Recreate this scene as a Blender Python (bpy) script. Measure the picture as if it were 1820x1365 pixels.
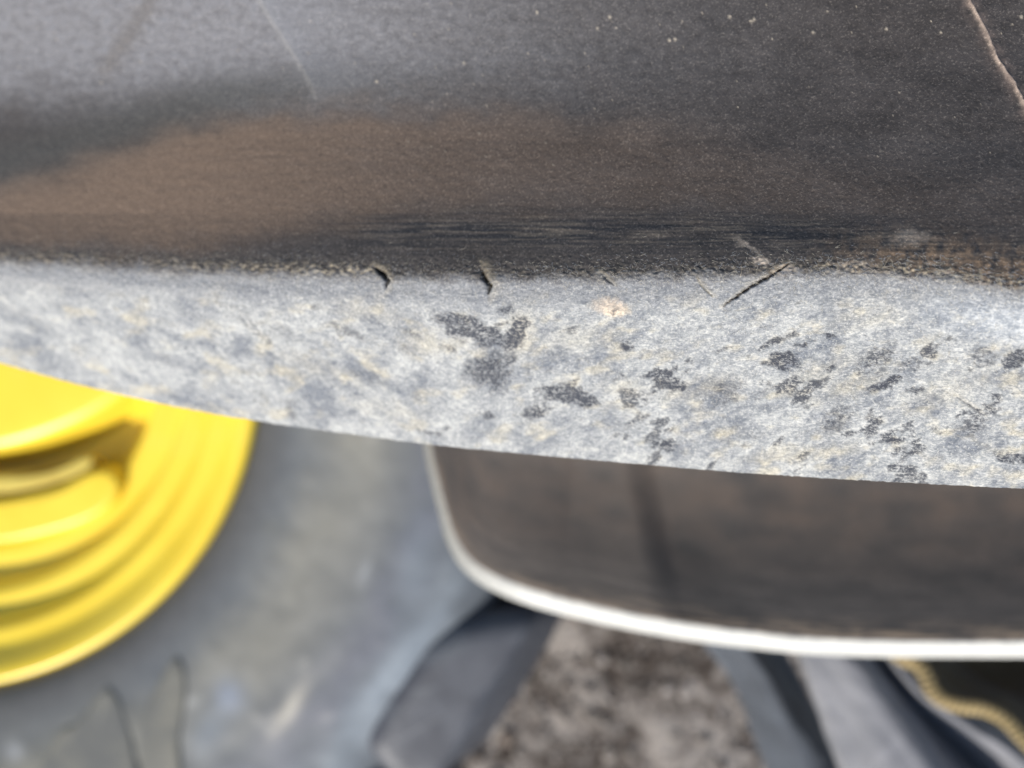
import bpy, math, random
import numpy as np
from mathutils import Vector, Matrix

R = math.radians
scene = bpy.context.scene
C = scene.collection
for o in list(bpy.data.objects):
    bpy.data.objects.remove(o)

# ------------------------------------------------------------------ camera
CAM_H = 1.14
F = 1314.0                       # focal length in photo pixels (26 mm equivalent)
cd = bpy.data.cameras.new('camera')
cam = bpy.data.objects.new('camera', cd); C.objects.link(cam)
cam.location = (0, 0, CAM_H); cam.rotation_euler = (0, 0, 0)   # phone held level, looking down
cd.sensor_width = 36.0; cd.lens = 26.0
cd.clip_start = 0.01; cd.clip_end = 500
cd.dof.use_dof = True; cd.dof.focus_distance = 0.157
cd.dof.aperture_fstop = 7.0; cd.dof.aperture_blades = 0
scene.camera = cam

# ------------------------------------------------------------------ world and sun
SUN = Vector((-0.36, -0.74, 0.60)).normalized()    # direction towards the sun
elev = math.asin(SUN.z); azim = math.atan2(SUN.x, SUN.y)
w = bpy.data.worlds.new('World'); scene.world = w; w.use_nodes = True
nt = w.node_tree
sky = nt.nodes.new('ShaderNodeTexSky'); sky.sky_type = 'NISHITA'; sky.sun_disc = False
sky.sun_elevation = elev; sky.sun_rotation = azim
bg = nt.nodes['Background']; bg.inputs['Strength'].default_value = 0.12
nt.links.new(sky.outputs[0], bg.inputs['Color'])
sd = bpy.data.lights.new('sun', 'SUN'); sd.energy = 4.2; sd.angle = R(0.5); sd.color = (1.0, 0.95, 0.87)
so = bpy.data.objects.new('sun', sd); C.objects.link(so)
so.rotation_euler = SUN.to_track_quat('Z', 'Y').to_euler()
scene.view_settings.view_transform = 'Standard'; scene.view_settings.look = 'None'
scene.view_settings.exposure = 0.45; scene.view_settings.gamma = 1.0
scene.render.resolution_x = 1024; scene.render.resolution_y = 768

# ------------------------------------------------------------------ helpers
def P(px, py, d):
    """a place d metres below the phone, read off the photograph"""
    return np.stack([(np.asarray(px, float) - 910) / F * d, -(np.asarray(py, float) - 682.5) / F * d,
                     CAM_H - np.asarray(d, float) + 0 * np.asarray(px, float)], -1)

def tag(o, label=None, cat=None, group=None, kind=None):
    if label: o['label'] = label
    if cat: o['category'] = cat
    if group: o['group'] = group
    if kind: o['kind'] = kind
    return o

def link(name, me, mat=None, parent=None):
    o = bpy.data.objects.new(name, me); C.objects.link(o)
    if mat is not None and me is not None: me.materials.append(mat)
    if parent is not None: o.parent = parent
    return o

def empty(name, loc):
    o = bpy.data.objects.new(name, None); C.objects.link(o); o.location = loc
    o.empty_display_size = 0.1
    return o

def pmesh(name, verts, faces, smooth=True):
    me = bpy.data.meshes.new(name)
    me.from_pydata([tuple(v) for v in verts], [], faces)
    me.validate(); me.update()
    if smooth: me.polygons.foreach_set('use_smooth', [True] * len(me.polygons))
    return me

def grid_mesh(name, G, closed_u=False, closed_v=False, flip=False):
    """G: (nv, nu, 3) array of points"""
    nv, nu = G.shape[:2]
    idx = np.arange(nv * nu).reshape(nv, nu)
    a = idx
    if closed_u: a = np.concatenate([a, a[:, :1]], 1)
    if closed_v: a = np.concatenate([a, a[:1]], 0)
    q = np.stack([a[:-1, :-1], a[:-1, 1:], a[1:, 1:], a[1:, :-1]], -1).reshape(-1, 4)
    if flip: q = q[:, ::-1]
    me = bpy.data.meshes.new(name)
    me.vertices.add(nv * nu); me.vertices.foreach_set('co', G.reshape(-1).astype(np.float32))
    me.loops.add(q.size); me.loops.foreach_set('vertex_index', q.reshape(-1).astype(np.int32))
    me.polygons.add(len(q)); me.polygons.foreach_set('loop_start', (np.arange(len(q)) * 4).astype(np.int32))
    me.polygons.foreach_set('use_smooth', np.ones(len(q), bool))
    me.update(); me.validate()
    return me

def add_attr(me, name, arr):
    """arr (n,4) floats"""
    a = me.color_attributes.new(name, 'FLOAT_COLOR', 'POINT')
    a.data.foreach_set('color', arr.reshape(-1).astype(np.float32))

def add_uv(me, U):
    uv = me.uv_layers.new(name='UVMap')
    n = len(me.loops); vi = np.empty(n, np.int32); me.loops.foreach_get('vertex_index', vi)
    uv.data.foreach_set('uv', U.reshape(-1, 2)[vi].reshape(-1).astype(np.float32))

def _h(ix, iy, s):
    n = (ix.astype(np.int64) * 374761393 + iy.astype(np.int64) * 668265263 + s * 974634777) & 0xffffffff
    n = ((n ^ (n >> 13)) * 1274126177) & 0xffffffff
    n = (n ^ (n >> 16)) & 0xffffffff
    return n / 4294967295.0

def noise(x, y, s=0):
    x = np.asarray(x, float); y = np.asarray(y, float)
    ix = np.floor(x); iy = np.floor(y); fx = x - ix; fy = y - iy
    ix = ix.astype(np.int64); iy = iy.astype(np.int64)
    def g(a, b, dx, dy):
        t = _h(a, b, s) * 2 * np.pi
        return np.cos(t) * dx + np.sin(t) * dy
    u = fx * fx * fx * (fx * (fx * 6 - 15) + 10); v = fy * fy * fy * (fy * (fy * 6 - 15) + 10)
    a = g(ix, iy, fx, fy); b = g(ix + 1, iy, fx - 1, fy)
    c = g(ix, iy + 1, fx, fy - 1); d = g(ix + 1, iy + 1, fx - 1, fy - 1)
    return (a + (b - a) * u + (c - a) * v + (a - b - c + d) * u * v) * 1.5

def fbm(x, y, o=4, s=0, gain=0.5):
    r = 0; a = 1; t = 0
    for i in range(o):
        r = r + a * noise(x * 2 ** i, y * 2 ** i, s + i * 7); t += a; a *= gain
    return r / t

def sst(a, b, x):
    t = np.clip((x - a) / (b - a), 0, 1); return t * t * (3 - 2 * t)

def seg(px, py, a, b):
    """distance to a segment, position along it, signed side"""
    ax, ay = a; bx, by = b; dx, dy = bx - ax, by - ay; L = math.hypot(dx, dy)
    t = ((px - ax) * dx + (py - ay) * dy) / L / L; tc = np.clip(t, 0, 1)
    return np.hypot(px - ax - tc * dx, py - ay - tc * dy), tc, ((px - ax) * dy - (py - ay) * dx) / L

def pline(px, py, pts):
    best = None
    for a, b in zip(pts[:-1], pts[1:]):
        d, t, s = seg(px, py, a, b)
        if best is None: best, side = d, s
        else:
            m = d < best; best = np.where(m, d, best); side = np.where(m, s, side)
    return best, side

# ------------------------------------------------------------------ materials
def newmat(name):
    m = bpy.data.materials.new(name); m.use_nodes = True
    n = m.node_tree; b = n.nodes['Principled BSDF']
    return m, n, b

class N:
    def __init__(s, nt): s.nt = nt
    def add(s, t, **k):
        n = s.nt.nodes.new(t)
        for a, b in k.items(): setattr(n, a, b)
        return n
    def L(s, a, b): s.nt.links.new(a, b)
    def math(s, op, a, b=0.0, c=0.0, clamp=False):
        n = s.add('ShaderNodeMath', operation=op); n.use_clamp = clamp
        for i, v in enumerate((a, b, c)):
            if isinstance(v, (int, float)): n.inputs[i].default_value = v
            else: s.L(v, n.inputs[i])
        return n.outputs[0]
    def mix(s, f, a, b, bt='MIX'):
        n = s.add('ShaderNodeMix', data_type='RGBA', blend_type=bt)
        for i, v in ((0, f), (6, a), (7, b)):
            if isinstance(v, (int, float)): n.inputs[i].default_value = v
            elif isinstance(v, tuple): n.inputs[i].default_value = (*v, 1)
            else: s.L(v, n.inputs[i])
        return n.outputs[2]
    def noise(s, vec, scale, detail=3, rough=0.55, dist=0.0):
        n = s.add('ShaderNodeTexNoise'); n.inputs['Scale'].default_value = scale
        n.inputs['Detail'].default_value = detail; n.inputs['Roughness'].default_value = rough
        n.inputs['Distortion'].default_value = dist
        if vec is not None: s.L(vec, n.inputs['Vector'])
        return n.outputs['Fac']
    def map(s, vec, scale=(1, 1, 1), rot=(0, 0, 0)):
        n = s.add('ShaderNodeMapping'); n.inputs['Scale'].default_value = scale; n.inputs['Rotation'].default_value = rot
        s.L(vec, n.inputs['Vector']); return n.outputs[0]
    def ramp(s, f, a, b, ca=0.0, cb=1.0):
        n = s.add('ShaderNodeMapRange'); n.interpolation_type = 'SMOOTHSTEP'
        n.inputs[1].default_value = a; n.inputs[2].default_value = b
        n.inputs[3].default_value = ca; n.inputs[4].default_value = cb
        s.L(f, n.inputs[0]); return n.outputs[0]
    def bump(s, h, strength, dist, prev=None):
        n = s.add('ShaderNodeBump'); n.inputs['Strength'].default_value = strength
        n.inputs['Distance'].default_value = dist; s.L(h, n.inputs['Height'])
        if prev is not None: s.L(prev, n.inputs['Normal'])
        return n.outputs[0]

def simple(name, c1, c2, scale, rough=0.6, bump=0.0, bscale=None, bdist=0.001, c3=None, spec=0.5):
    m, t, b = newmat(name); n = N(t)
    co = n.add('ShaderNodeTexCoord').outputs['Object']
    f = n.ramp(n.noise(co, scale, 5, 0.6, 0.4), 0.35, 0.65)
    c = n.mix(f, c1, c2)
    if c3:
        g = n.ramp(n.noise(n.map(co, (1, 1.7, 1.3)), scale * 0.45, 4, 0.6, 0.8), 0.52, 0.68)
        c = n.mix(g, c, c3)
    n.L(c, b.inputs['Base Color'])
    b.inputs['Roughness'].default_value = rough
    b.inputs['Specular IOR Level'].default_value = spec
    if bump:
        h = n.noise(co, bscale or scale * 4, 5, 0.65)
        n.L(n.bump(h, bump, bdist), b.inputs['Normal'])
    return m

# worn rubber of the near lug: attribute masks + fine grain
def lug_material():
    m, t, b = newmat('worn_tread_rubber'); n = N(t)
    col = n.add('ShaderNodeVertexColor', layer_name='tint').outputs['Color']
    msk = n.add('ShaderNodeVertexColor', layer_name='mask').outputs['Color']
    sp = n.add('ShaderNodeSeparateColor'); n.L(msk, sp.inputs[0])
    face, coarse, dark = sp.outputs[0], sp.outputs[1], sp.outputs[2]
    uv = n.add('ShaderNodeUVMap').outputs[0]
    obj = n.add('ShaderNodeTexCoord').outputs['Object']
    # fibrous scuffing of the worn face, two crossing directions
    f1 = n.noise(n.map(uv, (60, 190, 1), (0, 0, R(38))), 1.0, 4, 0.7, 1.6)
    f2 = n.noise(n.map(uv, (70, 210, 1), (0, 0, R(-22))), 1.0, 4, 0.7, 1.6)
    f3 = n.noise(obj, 800, 4, 0.8, 1.2)
    fib = n.math('ADD', n.math('MULTIPLY', n.math('MAXIMUM', f1, f2), 0.6), n.math('MULTIPLY', f3, 0.4))
    fibw = n.ramp(fib, 0.44, 0.64)
    grain = n.noise(obj, 1900, 2, 0.8)
    grain2 = n.noise(obj, 1250, 3, 0.7)
    gsp = n.ramp(grain, 0.54, 0.68)            # pale crumbs, their sparkle painted in as lighter colour
    gdk = n.ramp(grain2, 0.30, 0.50, 0.55, 1.0)
    # flank colour
    fl = n.mix(1.0, col, n.mix(gdk, (0.35, 0.35, 0.35), (1.2, 1.2, 1.2)), 'MULTIPLY')
    crumb_sparkle = n.math('MULTIPLY', gsp, 0.62)
    fl = n.mix(crumb_sparkle, fl, n.mix(0.16, n.mix(1.0, fl, (2.3, 2.25, 2.15), 'MULTIPLY'), (0.45, 0.40, 0.34)))
    # face colour
    dk = n.math('MULTIPLY', dark, n.math('SUBTRACT', 1.0, n.math('MULTIPLY', n.ramp(fib, 0.51, 0.60), 0.6)))
    fa = n.mix(fibw, n.mix(1.0, col, (0.62, 0.65, 0.68), 'MULTIPLY'), n.mix(1.0, col, (1.30, 1.29, 1.26), 'MULTIPLY'))
    fa = n.mix(n.math('MULTIPLY', gsp, 0.35), fa, (0.72, 0.69, 0.62))
    fa = n.mix(n.math('MULTIPLY', n.ramp(grain2, 0.30, 0.42, 1.0, 0.0), 0.35), fa, (0.16, 0.17, 0.19))
    fa = n.mix(dk, fa, (0.046, 0.050, 0.062))
    n.L(n.mix(face, fl, fa), b.inputs['Base Color'])
    n.L(n.math('ADD', n.math('MULTIPLY', face, 0.22), 0.58), b.inputs['Roughness'])
    b.inputs['Specular IOR Level'].default_value = 0.22
    h = n.math('ADD', n.math('MULTIPLY', n.math('MULTIPLY', fib, face), 1.0), n.math('MULTIPLY', grain2, 0.35))
    h = n.math('ADD', h, n.math('MULTIPLY', grain, 0.34))
    n.L(n.bump(h, 0.75, 0.00045), b.inputs['Normal'])
    return m

M_lug = lug_material()
M_tyre = simple('dusty_grey_rubber', (0.12, 0.125, 0.130), (0.18, 0.18, 0.175), 9, 0.7, 0.25, 60, 0.003, (0.20, 0.19, 0.155), 0.35)
M_rib = simple('dusty_rib_rubber', (0.13, 0.13, 0.12), (0.20, 0.19, 0.155), 14, 0.75, 0.2, 60, 0.003)
M_yellow = simple('yellow_rim_paint', (0.82, 0.585, 0.040), (0.86, 0.64, 0.055), 6, 0.36, 0.08, 90, 0.0006, (0.80, 0.61, 0.07))
M_dustyshadeyellow = simple('dusty_shaded_yellow_paint', (0.50, 0.37, 0.06), (0.60, 0.47, 0.09), 25, 0.7)  # darker yellow for dust and the painted shade of the rim groove

# ------------------------------------------------------------------ ground
def ground():
    m, t, b = newmat('earth_and_gravel'); n = N(t)
    co = n.add('ShaderNodeTexCoord').outputs['Object']
    f = n.ramp(n.noise(co, 11, 6, 0.65, 0.6), 0.40, 0.60)
    c = n.mix(f, (0.055, 0.042, 0.034), (0.29, 0.26, 0.235))
    g = n.ramp(n.noise(co, 45, 4, 0.7), 0.5, 0.7)
    c = n.mix(n.math('MULTIPLY', g, 0.6), c, (0.30, 0.27, 0.25))
    n.L(c, b.inputs['Base Color']); b.inputs['Roughness'].default_value = 0.95
    n.L(n.bump(n.noise(co, 60, 6, 0.7), 0.8, 0.01), b.inputs['Normal'])
    # fine in the middle, coarse towards the horizon
    a = np.concatenate([-np.geomspace(200, 1.2, 24), np.linspace(-1.15, 1.15, 190), np.geomspace(1.2, 200, 24)])
    X, Y = np.meshgrid(a, a)
    near = np.exp(-(X ** 2 + Y ** 2) / 3)
    Z = (fbm(X * 6, Y * 6, 5, 3) * 0.020) * near - 0.012
    me = grid_mesh('ground', np.stack([X, Y, Z], -1))
    o = link('ground', me, m); tag(o, 'brown earth and gravel ground far below the tyres', kind='structure')
    # loose stones
    rng = np.random.default_rng(4)
    base = []
    for k in range(5):
        v = []
        for i, (la, nn) in enumerate(((90, 1), (28, 5), (-28, 5), (-90, 1))):
            for j in range(nn):
                an = 2 * math.pi * (j + 0.5 * (i == 2)) / nn; r = rng.uniform(0.75, 1.2)
                v.append((r * math.cos(R(la)) * math.cos(an), r * math.cos(R(la)) * math.sin(an), 0.6 * r * math.sin(R(la))))
        base.append(np.array(v))
    fc = [(0, 1 + j, 1 + (j + 1) % 5) for j in range(5)]
    fc += [(1 + j, 6 + j, 1 + (j + 1) % 5) for j in range(5)] + [(1 + (j + 1) % 5, 6 + j, 6 + (j + 1) % 5) for j in range(5)]
    fc += [(11, 6 + (j + 1) % 5, 6 + j) for j in range(5)]
    fc = np.array(fc)
    V, Fa, col = [], [], []
    n_st = 6500
    xs = rng.uniform(-1.1, 1.4, n_st); ys = rng.uniform(-1.0, 0.9, n_st)
    sel = rng.random(n_st) < 0.6
    xs = np.where(sel, rng.uniform(-0.3, 0.8, n_st), xs); ys = np.where(sel, rng.uniform(-0.8, -0.15, n_st), ys)
    for i in range(n_st):
        s = rng.uniform(0.002, 0.006) if rng.random() < 0.92 else rng.uniform(0.006, 0.013)
        an = rng.uniform(0, 6.28); ca, sa = math.cos(an), math.sin(an)
        v = base[i % 5] * (s, s * rng.uniform(0.6, 1), s)
        v = np.stack([v[:, 0] * ca - v[:, 1] * sa + xs[i], v[:, 0] * sa + v[:, 1] * ca + ys[i], v[:, 2] + s * 0.1 - 0.010], -1)
        V.append(v); Fa.append(fc + 12 * i)
        k = rng.choice(4, p=[0.35, 0.3, 0.2, 0.15])
        c0 = [(0.20, 0.175, 0.155), (0.12, 0.095, 0.078), (0.30, 0.27, 0.25), (0.075, 0.060, 0.052)][k]
        col.append(np.tile(np.array([*c0, 1.0]) * rng.uniform(0.8, 1.15), (12, 1)))
    V = np.concatenate(V); Fa = np.concatenate(Fa)
    me = bpy.data.meshes.new('gravel'); me.from_pydata(V.tolist(), [], Fa.tolist()); me.update()
    add_attr(me, 'tint', np.concatenate(col))
    m2, t2, b2 = newmat('gravel_stone'); n2 = N(t2)
    cc = n2.add('ShaderNodeVertexColor', layer_name='tint').outputs['Color']
    n2.L(n2.mix(1.0, cc, n2.mix(n2.noise(n2.add('ShaderNodeTexCoord').outputs['Object'], 150), (0.6, 0.6, 0.6), (1.3, 1.3, 1.3)), 'MULTIPLY'), b2.inputs['Base Color'])
    b2.inputs['Roughness'].default_value = 0.9
    tag(link('gravel', me, m2), 'loose stones and dry crumbs strewn over the brown earth', 'gravel', kind='stuff')
ground()

# ------------------------------------------------------------------ near wheel (leaning tyre)
near = empty('tractor_tyre', (0.30, 0.42, 0.0))
tag(near, 'dark tractor tyre in the foreground with big worn dust-grey lugs', 'tyre')
def to_local(o, root):            # keep world coordinates in the mesh, parent to the root
    o.parent = root; o.matrix_parent_inverse = Matrix.Translation(root.location).inverted()

def interp(x, pts):
    xs = [p[0] for p in pts]; ys = [p[1] for p in pts]
    # smooth monotone-ish interpolation: dense linear then blur is enough here
    xx = np.linspace(xs[0], xs[-1], 4000); yy = np.interp(xx, xs, ys)
    k = np.hanning(241); k /= k.sum()
    yy = np.convolve(np.pad(yy, 120, 'reflect', reflect_type='odd'), k, 'valid')
    return np.interp(x, xx, yy)

E1 = [(-500, 448), (0, 466), (200, 476), (350, 484), (600, 492), (900, 500), (1200, 494), (1500, 486), (1650, 492), (1820, 516), (2300, 590)]
E2 = [(-500, 470), (-200, 588), (0, 645), (125, 680), (250, 710), (375, 735), (500, 755), (760, 790), (1000, 813), (1300, 839), (1500, 852), (1820, 869), (2300, 880)]

def near_lug():
    u = np.concatenate([np.linspace(-620, -130, 40, endpoint=False), np.linspace(-130, 1930, 980), np.linspace(1930, 2900, 60)[1:]])
    nu = len(u)
    e1 = interp(u, E1) + 5 * fbm(u / 60, u * 0, 3, 5); e2 = interp(u, E2) + 1.6 * fbm(u / 25, u * 0 + 9, 4, 8) + 1.5 * fbm(u / 6.5, u * 0 + 3, 3, 15) - 2.6 * sst(.35, .6, fbm(u / 17, u * 0 + 5, 3, 16))
    d1 = 1 / (4.65 + (7.14 - 4.65) * u / 1820)
    d2 = d1 + np.interp(u, [0, 1820], [0.030, 0.019])
    # (offset row) : list of (py array, depth array)
    one = np.ones(nu)
    ctl = [(-620 * one, d1 + .034), (-210 * one, d1 + .0235), (-60 * one, d1 + .021), (90 * one, d1 + .0180), (250 * one, d1 + .0125),
           (380 * one, d1 + .0062), (e1 - 45, d1 + .0022), (e1, d1 + 0.0004),
           (e1 + 0.14 * (e2 - e1), d1 + 0.0016), (e1 + 0.5 * (e2 - e1), d1 * 0.5 + d2 * 0.5 - .0012), (e2 - 22, d2 - .0026), (e2, d2 + .0008),
           (e2 - 4, d2 + .0045), (e2 - 40, d2 + .025), (e2 - 140, d2 + .055), (e2 - 230, d2 + .075), (e2 - 330, d2 + .15)]
    cnt = [20, 40, 52, 62, 60, 36, 30, 34, 66, 68, 20, 8, 10, 8, 6, 6]
    rp, rd = [], []
    for k in range(len(ctl) - 1):
        for t in np.linspace(0, 1, cnt[k], endpoint=False):
            rp.append(ctl[k][0] * (1 - t) + ctl[k + 1][0] * t); rd.append(ctl[k][1] * (1 - t) + ctl[k + 1][1] * t)
    rp = np.array(rp); rd = np.array(rd)
    nface = sum(cnt[:10])
    def blur(A, r):
        k = np.hanning(2 * r + 3)[1:-1]; k /= k.sum()
        Pd = np.pad(A, ((r, r), (0, 0)), 'reflect', reflect_type='odd')
        return sum(k[i] * Pd[i:i + A.shape[0]] for i in range(2 * r + 1))
    big = blur(rd, 9); huge = blur(rd, 24); rr_ = np.arange(len(rd))[:, None]; hw_ = sst(sum(cnt[:5]) + 24, sum(cnt[:5]) - 10, rr_); big = huge * hw_ + big * (1 - hw_); small = blur(rd, 2)
    wgt = sst(nface - 22, nface - 8, np.arange(len(rd)))[:, None]
    rd = big * (1 - wgt) + small * wgt
    U = np.tile(u, (len(rp), 1)); V = rp
    G = P(U, rp, rd)
    # surface normal
    du = np.gradient(G, axis=1); dv = np.gradient(G, axis=0)
    nn = np.cross(dv, du); nn /= np.linalg.norm(nn, axis=-1, keepdims=True) + 1e-12
    row = np.arange(len(rp))[:, None] * np.ones((1, nu))
    vis = sst(len(rp) - 20, len(rp) - 40, row) * 0 + (row < nface + 20)
    # ---------------- masks in photo space
    e1f = np.tile(e1, (len(rp), 1)); e2f = np.tile(e2, (len(rp), 1))
    wob = 10 * fbm(U / 38, V / 26, 4, 21) + 5 * fbm(U / 9, V / 9, 3, 22)
    isface = sst(-16, 20, V - e1f + 1.3 * wob) * 1.0
    back = row > nface; isface = np.where(back, 1.0, isface)
    # slanted coordinates: scuff streaks lean down-right at the left, up-right at the right
    ang = np.interp(U, [0, 700, 1000, 1820], [R(28), R(26), R(-20), R(-30)])
    sx = U * np.cos(ang) + V * np.sin(ang); sy = -U * np.sin(ang) + V * np.cos(ang)
    angR = R(-26); angL = R(26)
    def str_n(sc, asp, o, s):
        a = fbm((U * math.cos(angL) + V * math.sin(angL)) / (sc * asp), (-U * math.sin(angL) + V * math.cos(angL)) / sc, o, s)
        b = fbm((U * math.cos(angR) + V * math.sin(angR)) / (sc * asp), (-U * math.sin(angR) + V * math.cos(angR)) / sc, o, s + 50)
        t = sst(650, 1050, U); return a * (1 - t) + b * t
    big_n = str_n(58, 2.2, 4, 31); mid_n = str_n(18, 2.2, 5, 41); fine_n = str_n(5.5, 2.0, 3, 51)
    wu = 16 * fbm(U / 30, V / 30, 4, 61) + 7 * fbm(U / 7, V / 7, 3, 62)
    wv = 13 * fbm(U / 30, V / 30, 4, 71) + 6 * fbm(U / 7, V / 7, 3, 72)
    def blob(cx, cy, rx, ry, a=0, soft=0.5):
        c, s = math.cos(R(a)), math.sin(R(a))
        dx = U + wu - cx; dy = V + wv - cy
        x = (dx * c + dy * s) / rx; y = (-dx * s + dy * c) / ry
        return sst(1 + soft, 1 - soft, np.hypot(x, y))
    darks = [(822, 578, 52, 20, 18, .5, .85), (870, 600, 40, 20, 15, .6, .7), (915, 595, 34, 16, -55, .5, .85), (905, 552, 20, 10, 0, .6, .7),
             (862, 655, 42, 28, -30, .7, .65), (893, 665, 18, 45, 25, .6, .6), (1008, 700, 46, 15, 12, .45, .95), (1040, 712, 26, 10, 10, .5, .8), (950, 733, 19, 10, 0, .4, .9),
             (868, 738, 18, 6, 5, .5, .6), (1170, 665, 36, 9, -12, .4, 1), (1195, 682, 30, 11, 10, .5, .9), (1392, 640, 28, 16, 5, .4, 1),
             (1428, 610, 20, 5, -8, .5, .8), (1480, 597, 13, 6, 0, .5, .8), (1476, 657, 12, 6, 0, .5, .7), (1115, 614, 15, 9, 0, .6, .7),
             (1102, 672, 18, 7, -10, .6, .5), (1570, 683, 34, 9, -20, .4, 1), (1560, 640, 52, 22, -30, .9, .55), (1488, 748, 38, 24, -32, .9, .55), (1620, 650, 30, 14, -20, .8, .5),
             (1628, 695, 16, 8, 0, .6, .7), (1745, 635, 30, 22, -10, .9, .5), (1803, 640, 20, 13, -20, .5, 1), (1735, 750, 44, 22, -25, .9, .55), (1768, 705, 10, 4, 0, .6, .6),
             (1182, 790, 26, 11, 5, .6, .8), (1585, 782, 26, 8, 5, .6, .7), (1800, 815, 32, 7, 10, .5, .9), (1440, 768, 70, 12, -10, .9, .3),
             (1110, 755, 50, 12, -20, .9, .3), (1290, 700, 50, 22, -30, .9, .45), (1240, 640, 40, 16, -20, .9, .25),
             (430, 562, 44, 15, 24, .9, .45), (500, 592, 50, 14, 22, .9, .4), (295, 640, 28, 10, 20, .8, .45), (516, 728, 13, 16, 20, .7, .6), (545, 640, 46, 14, 25, .9, .3),
             (655, 668, 44, 10, 12, .9, .45), (725, 590, 40, 13, 20, .9, .4), (40, 560, 60, 14, 24, .9, .35), (110, 545, 40, 12, 22, .9, .35), (75, 650, 30, 8, 22, .9, .4),
             (730, 620, 40, 16, 20, .9, .35), (340, 560, 60, 14, 24, .9, .3), (770, 770, 26, 6, 8, .6, .55), (1330, 775, 60, 8, -8, .9, .35), (1660, 810, 60, 8, -6, .9, .3),
             (1350, 700, 30, 12, -30, .8, .4), (1700, 600, 40, 12, -25, .9, .35), (1230, 560, 40, 10, 0, .9, .2), (1040, 640, 30, 12, 0, .9, .3), (400, 690, 50, 12, 20, .9, .3)]
    dark = np.zeros_like(U)
    for cx, cy, rx, ry, a, so_, st in darks:
        dark = np.maximum(dark, blob(cx, cy, rx, ry, a, so_) * st)
    dark = np.maximum(dark, (0.42 + 0.16 * sst(900, 1300, U)) * sst(0.12, 0.42, big_n + 0.35 * mid_n))
    dark = sst(0.15, 0.62, dark * (1.0 + 1.2 * fine_n + 1.0 * mid_n + 0.7 * fbm(U / 3.5, V / 3.5, 2, 77))) * (0.25 + 0.75 * dark) * sst(e1f + 22, e1f + 60, V)
    dark = np.clip(dark * 1.4, 0, 1) * (0.5 + 0.5 * sst(200, 900, U))
    tans = [(1085, 545, 30, 13, 8, .6, .9), (1095, 552, 14, 6, 0, .5, .9), (925, 590, 22, 40, 15, .8, .6), (755, 610, 34, 20, 0, .9, .6), (498, 662, 32, 9, 0, .6, .7),
            (800, 612, 30, 12, 0, .8, .6), (1430, 806, 80, 12, -6, .8, .8), (1292, 770, 26, 9, -10, .7, .8), (1240, 690, 60, 16, -10, .9, .5), (1110, 690, 40, 12, 0, .9, .4),
            (1550, 560, 60, 20, -10, .9, .35), (640, 552, 60, 16, 10, .9, .35), (570, 655, 80, 14, 20, .9, .3), (1800, 800, 36, 8, 0, .7, .7), (1500, 690, 60, 14, -20, .9, .45),
            (1460, 660, 70, 16, -20, .9, .4), (690, 730, 60, 14, 10, .9, .3), (1690, 690, 70, 20, -20, .9, .3), (1030, 600, 70, 20, -10, .9, .3)]
    tan = np.zeros_like(U)
    for cx, cy, rx, ry, a, so_, st in tans:
        tan = np.maximum(tan, blob(cx, cy, rx, ry, a, so_) * st)
    tan = np.maximum(tan, 0.55 * sst(0.05, 0.45, fbm(U / 70 + 9, V / 34, 4, 91) + 0.3 * mid_n))
    tan = np.clip(tan * (0.8 + 1.2 * mid_n), 0, 1)
    chalk = np.clip(0.62 + 1.0 * big_n + 0.8 * mid_n + 0.5 * fine_n + 0.5 * fbm(U / 150, V / 60, 3, 36), 0, 1)
    blue = np.array([0.165, 0.176, 0.198]); white = np.array([0.395, 0.395, 0.388]); cream = np.array([0.45, 0.39, 0.275])
    fa = blue + (white - blue) * chalk[..., None]
    fa = fa * (1 - 0.72 * tan[..., None]) + cream * 0.72 * tan[..., None]
    edge = np.exp(-((V - e1f - 18) / 32) ** 2)[..., None] * 0.85
    fa = fa * (1 - edge) + np.array([0.225, 0.228, 0.238]) * edge
    hb = (blob(1800, 575, 130, 34, 10, .9) * .55)[..., None]; fa = fa * (1 - hb) + np.array([0.44, 0.46, 0.49]) * hb  # bluish-white highlight painted into the face colour at the far right
    pk = (blob(1085, 546, 28, 11, 5, .6) * .7)[..., None]
    fa = fa * (1 - pk) + np.array([0.58, 0.46, 0.36]) * pk
    # ---------------- flank colours
    hN = fbm(U / 260, V / 9, 4, 101)        # long brushed streaks
    hB = fbm(U / 120, V / 60, 4, 102)
    m5 = fbm(U / 20, V / 14, 4, 103)
    rub = np.array([0.047, 0.041, 0.038]); grey = np.array([0.155, 0.149, 0.150]); brown = np.array([0.140, 0.098, 0.070]); slate = np.array([0.022, 0.022, 0.024])
    fl = np.ones(U.shape + (1,)) * rub
    fl = fl * (1 + 0.5 * hB + 0.25 * m5)[..., None]
    def over(c, f):
        nonlocal fl
        f = np.clip(f, 0, 1)[..., None]; fl = fl * (1 - f) + np.asarray(c) * f
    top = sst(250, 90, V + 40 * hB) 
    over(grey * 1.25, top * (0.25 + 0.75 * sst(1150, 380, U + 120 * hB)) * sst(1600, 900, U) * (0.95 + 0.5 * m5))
    wedge_d, wedge_s = pline(U, V, [(430, -60), (470, 20), (515, 90), (545, 140), (560, 175)])
    inw = sst(4, -4, wedge_s * -1) * sst(200, 150, V) * sst(250, 420, U)
    over((0.205, 0.205, 0.215), sst(2, -10, -wedge_s) * np.exp(-(wedge_d / 60)) * sst(190, 150, V) * 0.6)
    over((0.22, 0.215, 0.21), np.exp(-((wedge_d + 3 * m5) / 5) ** 2) * 0.32)
    sm = pline(U, V, [(285, -60), (262, 10), (225, 70), (190, 120)])[0]
    over((0.120, 0.102, 0.085), np.exp(-((sm + 12 * m5) / 18) ** 2) * 0.6 * (0.8 + m5))
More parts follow.
